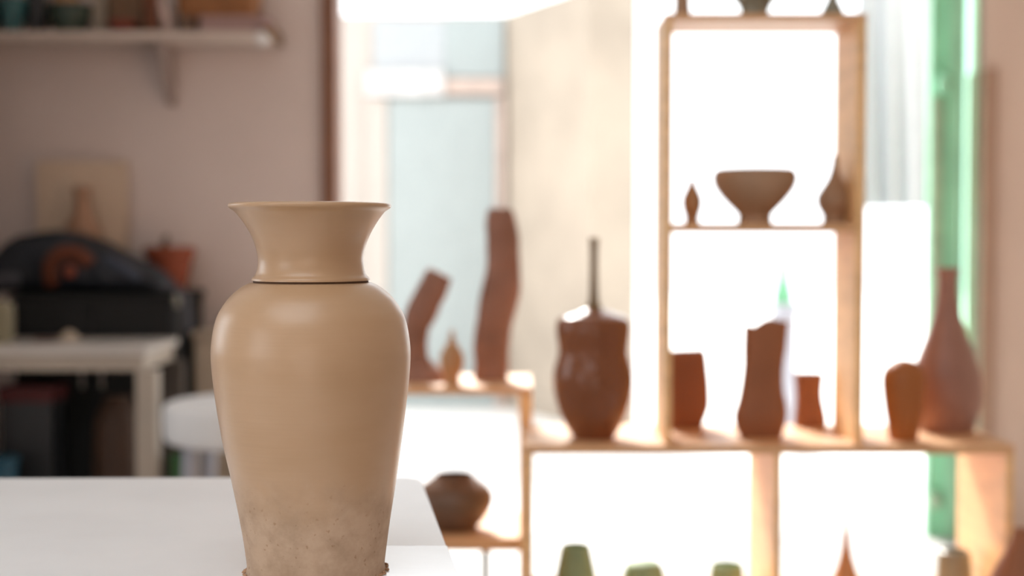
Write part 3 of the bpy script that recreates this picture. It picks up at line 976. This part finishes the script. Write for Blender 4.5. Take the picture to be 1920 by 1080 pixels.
# --- beige low cabinet by the wall, and green crate below
t = thing('beige_cabinet', 'low beige cabinet against wall between black cabinet and stool', 'cabinet', (PX(430, 4.8), 4.85, 0))
zc_ = PZ(622, 4.72)
obj('carcass', box(PX(360, 4.72), PX(560, 4.72), 4.735, 4.985, 0.0, zc_ - .02), 'beige', t, bevel=.003)
obj('top', box(PX(358, 4.72), PX(562, 4.72), 4.72, 4.985, zc_ - .0198, zc_), 'beige', t, bevel=.003)
obj('door', box(PX(366, 4.72), PX(554, 4.72), 4.722, 4.7348, .06, zc_ - .03), 'beige', t, bevel=.003)
pot('green_planter', 'green plastic pot on floor between white table and stool', 334, 4.2, 0,
    [(1100, 14), (1000, 17), (920, 19), (852, 20)], 'leafgreen', cat='pot', seg=24, inner=.1)

# --- wall shelf and what stands on it
S0, S1 = 4.75, 4.99
ws = thing('wall_shelf', 'long white wall shelf on brackets at upper left', 'shelf', (-1.5, 4.9, PZ(58, S0)))
WZT = PZ(58, S0)
xe = PX(505, S0)
obj('board', box(-2.9, xe, S0, S1, WZT - .023, WZT), 'shelfpaint', ws, bevel=.003)
for bx in (PX(308, 4.85), PX(-120, 4.85)):
    bm = bmesh.new()
    poly = [(S0 + .05, WZT - .0232), (S1 + .005, WZT - .0232), (S1 + .005, PZ(200, 4.99)), (S1 - .03, PZ(195, 4.99))]
    a_ = [bm.verts.new((bx - .013, p[0], p[1])) for p in poly]
    b_ = [bm.verts.new((bx + .013, p[0], p[1])) for p in poly]
    bm.faces.new(a_)
    bm.faces.new(b_[::-1])
    for i in range(4):
        bm.faces.new((a_[i], a_[(i + 1) % 4], b_[(i + 1) % 4], b_[i]))
    obj('bracket', bm, 'bracket', ws, bevel=.002)
o = obj('end_cap', box(xe - .012, xe + .014, S0 - .006, S1, WZT - .02, WZT + .018), 'brownbox', ws, bevel=.003)
o['label'] = 'dark end cap'
bm = bmesh.new()
bmesh.ops.create_uvsphere(bm, u_segments=16, v_segments=10, radius=.022, matrix=Matrix.Translation((PX(495, S0), S0 - .002, PZ(72, S0))) @ Matrix.Diagonal((1, .5, 1, 1)))
obj('knob', bm, 'white', ws, smooth=True)

pot('teal_cup', 'teal cup at left end of the wall shelf', 30, 4.84, WZT,
    [(58, 17), (50, 18), (30, 22), (10, 25), (-3, 26)], 'teal', inner=.06, cat='cup', seg=32)
pot('black_jar', 'black jar between teal cup and dark green bowl', 75, 4.88, WZT,
    [(58, 18), (40, 20), (10, 20), (-30, 17), (-60, 12)], 'nearblack', cat='jar', seg=28)
pot('black_bottle', 'black bottle at picture edge left of the teal cup', -12, 4.9, WZT,
    [(58, 18), (30, 19), (-10, 17), (-50, 8), (-90, 8)], 'nearblack', cat='bottle', seg=28)
pot('dark_green_bowl', 'wide dark green bowl on the wall shelf', 136, 4.82, WZT,
    [(58, 26), (48, 32), (32, 38), (15, 41), (10, 40)], 'darkgreen', inner=.04, cat='bowl', seg=36)
pot('pinkish_jar', 'tan jar partly hidden behind dark green bowl', 130, 4.945, WZT,
    [(58, 24), (20, 25), (-5, 22), (-20, 14)], 'clay_tan', cat='jar', seg=28)


def carton(name, label, x0, x1, yt, d0, d1, m, z=None, cat='box', lid=True):
    zb_ = WZT if z is None else z
    t_ = thing(name, label, cat, (PX((x0 + x1) / 2, d0), (d0 + d1) / 2, zb_))
    zt3 = PZ(yt, d0)
    zl = zb_ + (zt3 - zb_) * .72
    obj('base', box(PX(x0, d0) + .002, PX(x1, d0) - .002, d0 + .002, d1 - .002, zb_ + .0003, zl if lid else zt3), m, t_, bevel=.002)
    if lid:
        obj('lid', box(PX(x0, d0), PX(x1, d0), d0, d1, zl + .0002, zt3), m, t_, bevel=.003)
    return zt3


carton('beige_box', 'narrow beige box right of the dark green bowl', 178, 203, -30, 4.86, 4.96, mat('drab_card', (0.32, 0.26, 0.2), .7))
carton('brown_box', 'square brown clay box with lid on wall shelf', 208, 272, -24, 4.86, 4.97, 'brownbox')
pot('red_saucer', 'small dark red dish before the brown clay box', 234, 4.81, WZT,
    [(58, 16), (52, 24), (42, 29), (40, 28)], 'darkred', cat='dish', seg=28, inner=.008)
carton('rust_slab', 'narrow rust coloured box left of pinkish white figurine', 275, 300, -20, 4.85, 4.94, 'rust')
t = thing('figurine', 'slender pinkish white figurine on the wall shelf', 'figurine', (PX(313, 4.8), 4.8, WZT))
rows = [(PZ(y, 4.8), PX(x, 4.8), 4.8, r * 4.8 / F, r * 4.8 / F * .8) for y, x, r in
        spline([(57.5, 318, 9), (50, 317, 10), (35, 315, 11), (20, 311, 10), (5, 307, 7), (-6, 304, 5)], 4)]
rows = [(max(r[0], WZT + .0002), *r[1:]) for r in rows]
obj('body', loft(rows, 24), 'figure', t, smooth=True)
bm = bmesh.new()
bmesh.ops.create_uvsphere(bm, u_segments=18, v_segments=12, radius=.016, matrix=Matrix.Translation(P(303, -13, 4.8)))
obj('head', bm, 'figure', t, smooth=True)
zp = carton('pink_box', 'flat dusty pink box at right end of the wall shelf', 378, 504, 29, 4.79, 4.97, 'pink')
pot('umber_pot', 'small dark brown pot left of the flat pink box', 357, 4.84, WZT,
    [(58, 14), (50, 19), (40, 21), (33, 18), (31, 17)], 'clay_dark', seg=24)
t = thing('wicker_basket', 'orange brown wicker basket on top of the flat pink box', 'basket', (PX(412, 4.87), 4.87, zp))
x0, x1 = PX(338, 4.87), PX(490, 4.87)
xm = (x0 + x1) / 2
hw = (x1 - x0) / 2
zq = zp + .0005
rows = [(zq, xm, 4.88, hw - .01, .075), (zq + .02, xm, 4.88, hw - .004, .08), (zq + .10, xm, 4.88, hw, .085), (zq + .10, xm, 4.88, hw - .01, .075), (zq + .03, xm, 4.88, hw - .014, .07)]
obj('body', loft(rows, 48, None, 5), 'basket', t, smooth=True)
rows = [(zq + .098, xm, 4.88, hw + .003, .088), (zq + .112, xm, 4.88, hw + .003, .088), (zq + .112, xm, 4.88, hw - .012, .073), (zq + .098, xm, 4.88, hw - .012, .073)]
obj('rim', loft(rows, 48, None, 5), 'basket', t, smooth=True)

# ================================================================== LIGHT
w = bpy.data.worlds.new('sky')
sc.world = w
w.use_nodes = True
bg = w.node_tree.nodes['Background']
bg.inputs['Color'].default_value = (0.94, 0.975, 1.0, 1)
bg.inputs['Strength'].default_value = 2.3


def area(name, loc, rot, sx_, sy_, energy, col=(1, 1, 1), portal=False):
    l = bpy.data.lights.new(name, 'AREA')
    l.shape = 'RECTANGLE'
    l.size, l.size_y = sx_, sy_
    l.energy = energy
    l.color = col
    o = bpy.data.objects.new(name, l)
    o.location = loc
    o.rotation_euler = rot
    COL.objects.link(o)
    if portal:
        l.cycles.is_portal = True
    return o


area('opening_portal', ((OX0 + OX1) / 2, WB + WT + .02, OZ / 2), (-PI / 2, 0, 0), OX1 - OX0, OZ, 1, portal=True)
for WY0, WY1 in WIN:
    area('window_portal', (XL - .1, (WY0 + WY1) / 2, (WZ0 + WZ1) / 2), (0, -PI / 2, 0), WZ1 - WZ0, WY1 - WY0, 1, portal=True)
for k in FILL_SKY:
    area('fill_skylight_portal', ((k[0] + k[1]) / 2, (k[2] + k[3]) / 2, ZC + .1), (0, 0, 0), k[1] - k[0], k[3] - k[2], 1, portal=True)
sun = bpy.data.lights.new('sun', 'SUN')
sun.energy = 9
sun.angle = math.radians(14)
sun.color = (1, .97, .92)
so = bpy.data.objects.new('sun', sun)
so.rotation_euler = Vector((0.22, -1, -0.80)).to_track_quat('-Z', 'Y').to_euler()
so.location = (0, 8, 6)
COL.objects.link(so)

# ================================================================== LOOK
vs = sc.view_settings
vs.view_transform = 'Standard'
vs.look = 'None'
vs.gamma = 1
vs.use_curve_mapping = False
vs.exposure = 0.35
cy = sc.cycles
cy.use_denoising = True
cy.max_bounces = 10
cy.diffuse_bounces = 6
cy.caustics_reflective = False
cy.caustics_refractive = False
cy.sample_clamp_indirect = 6
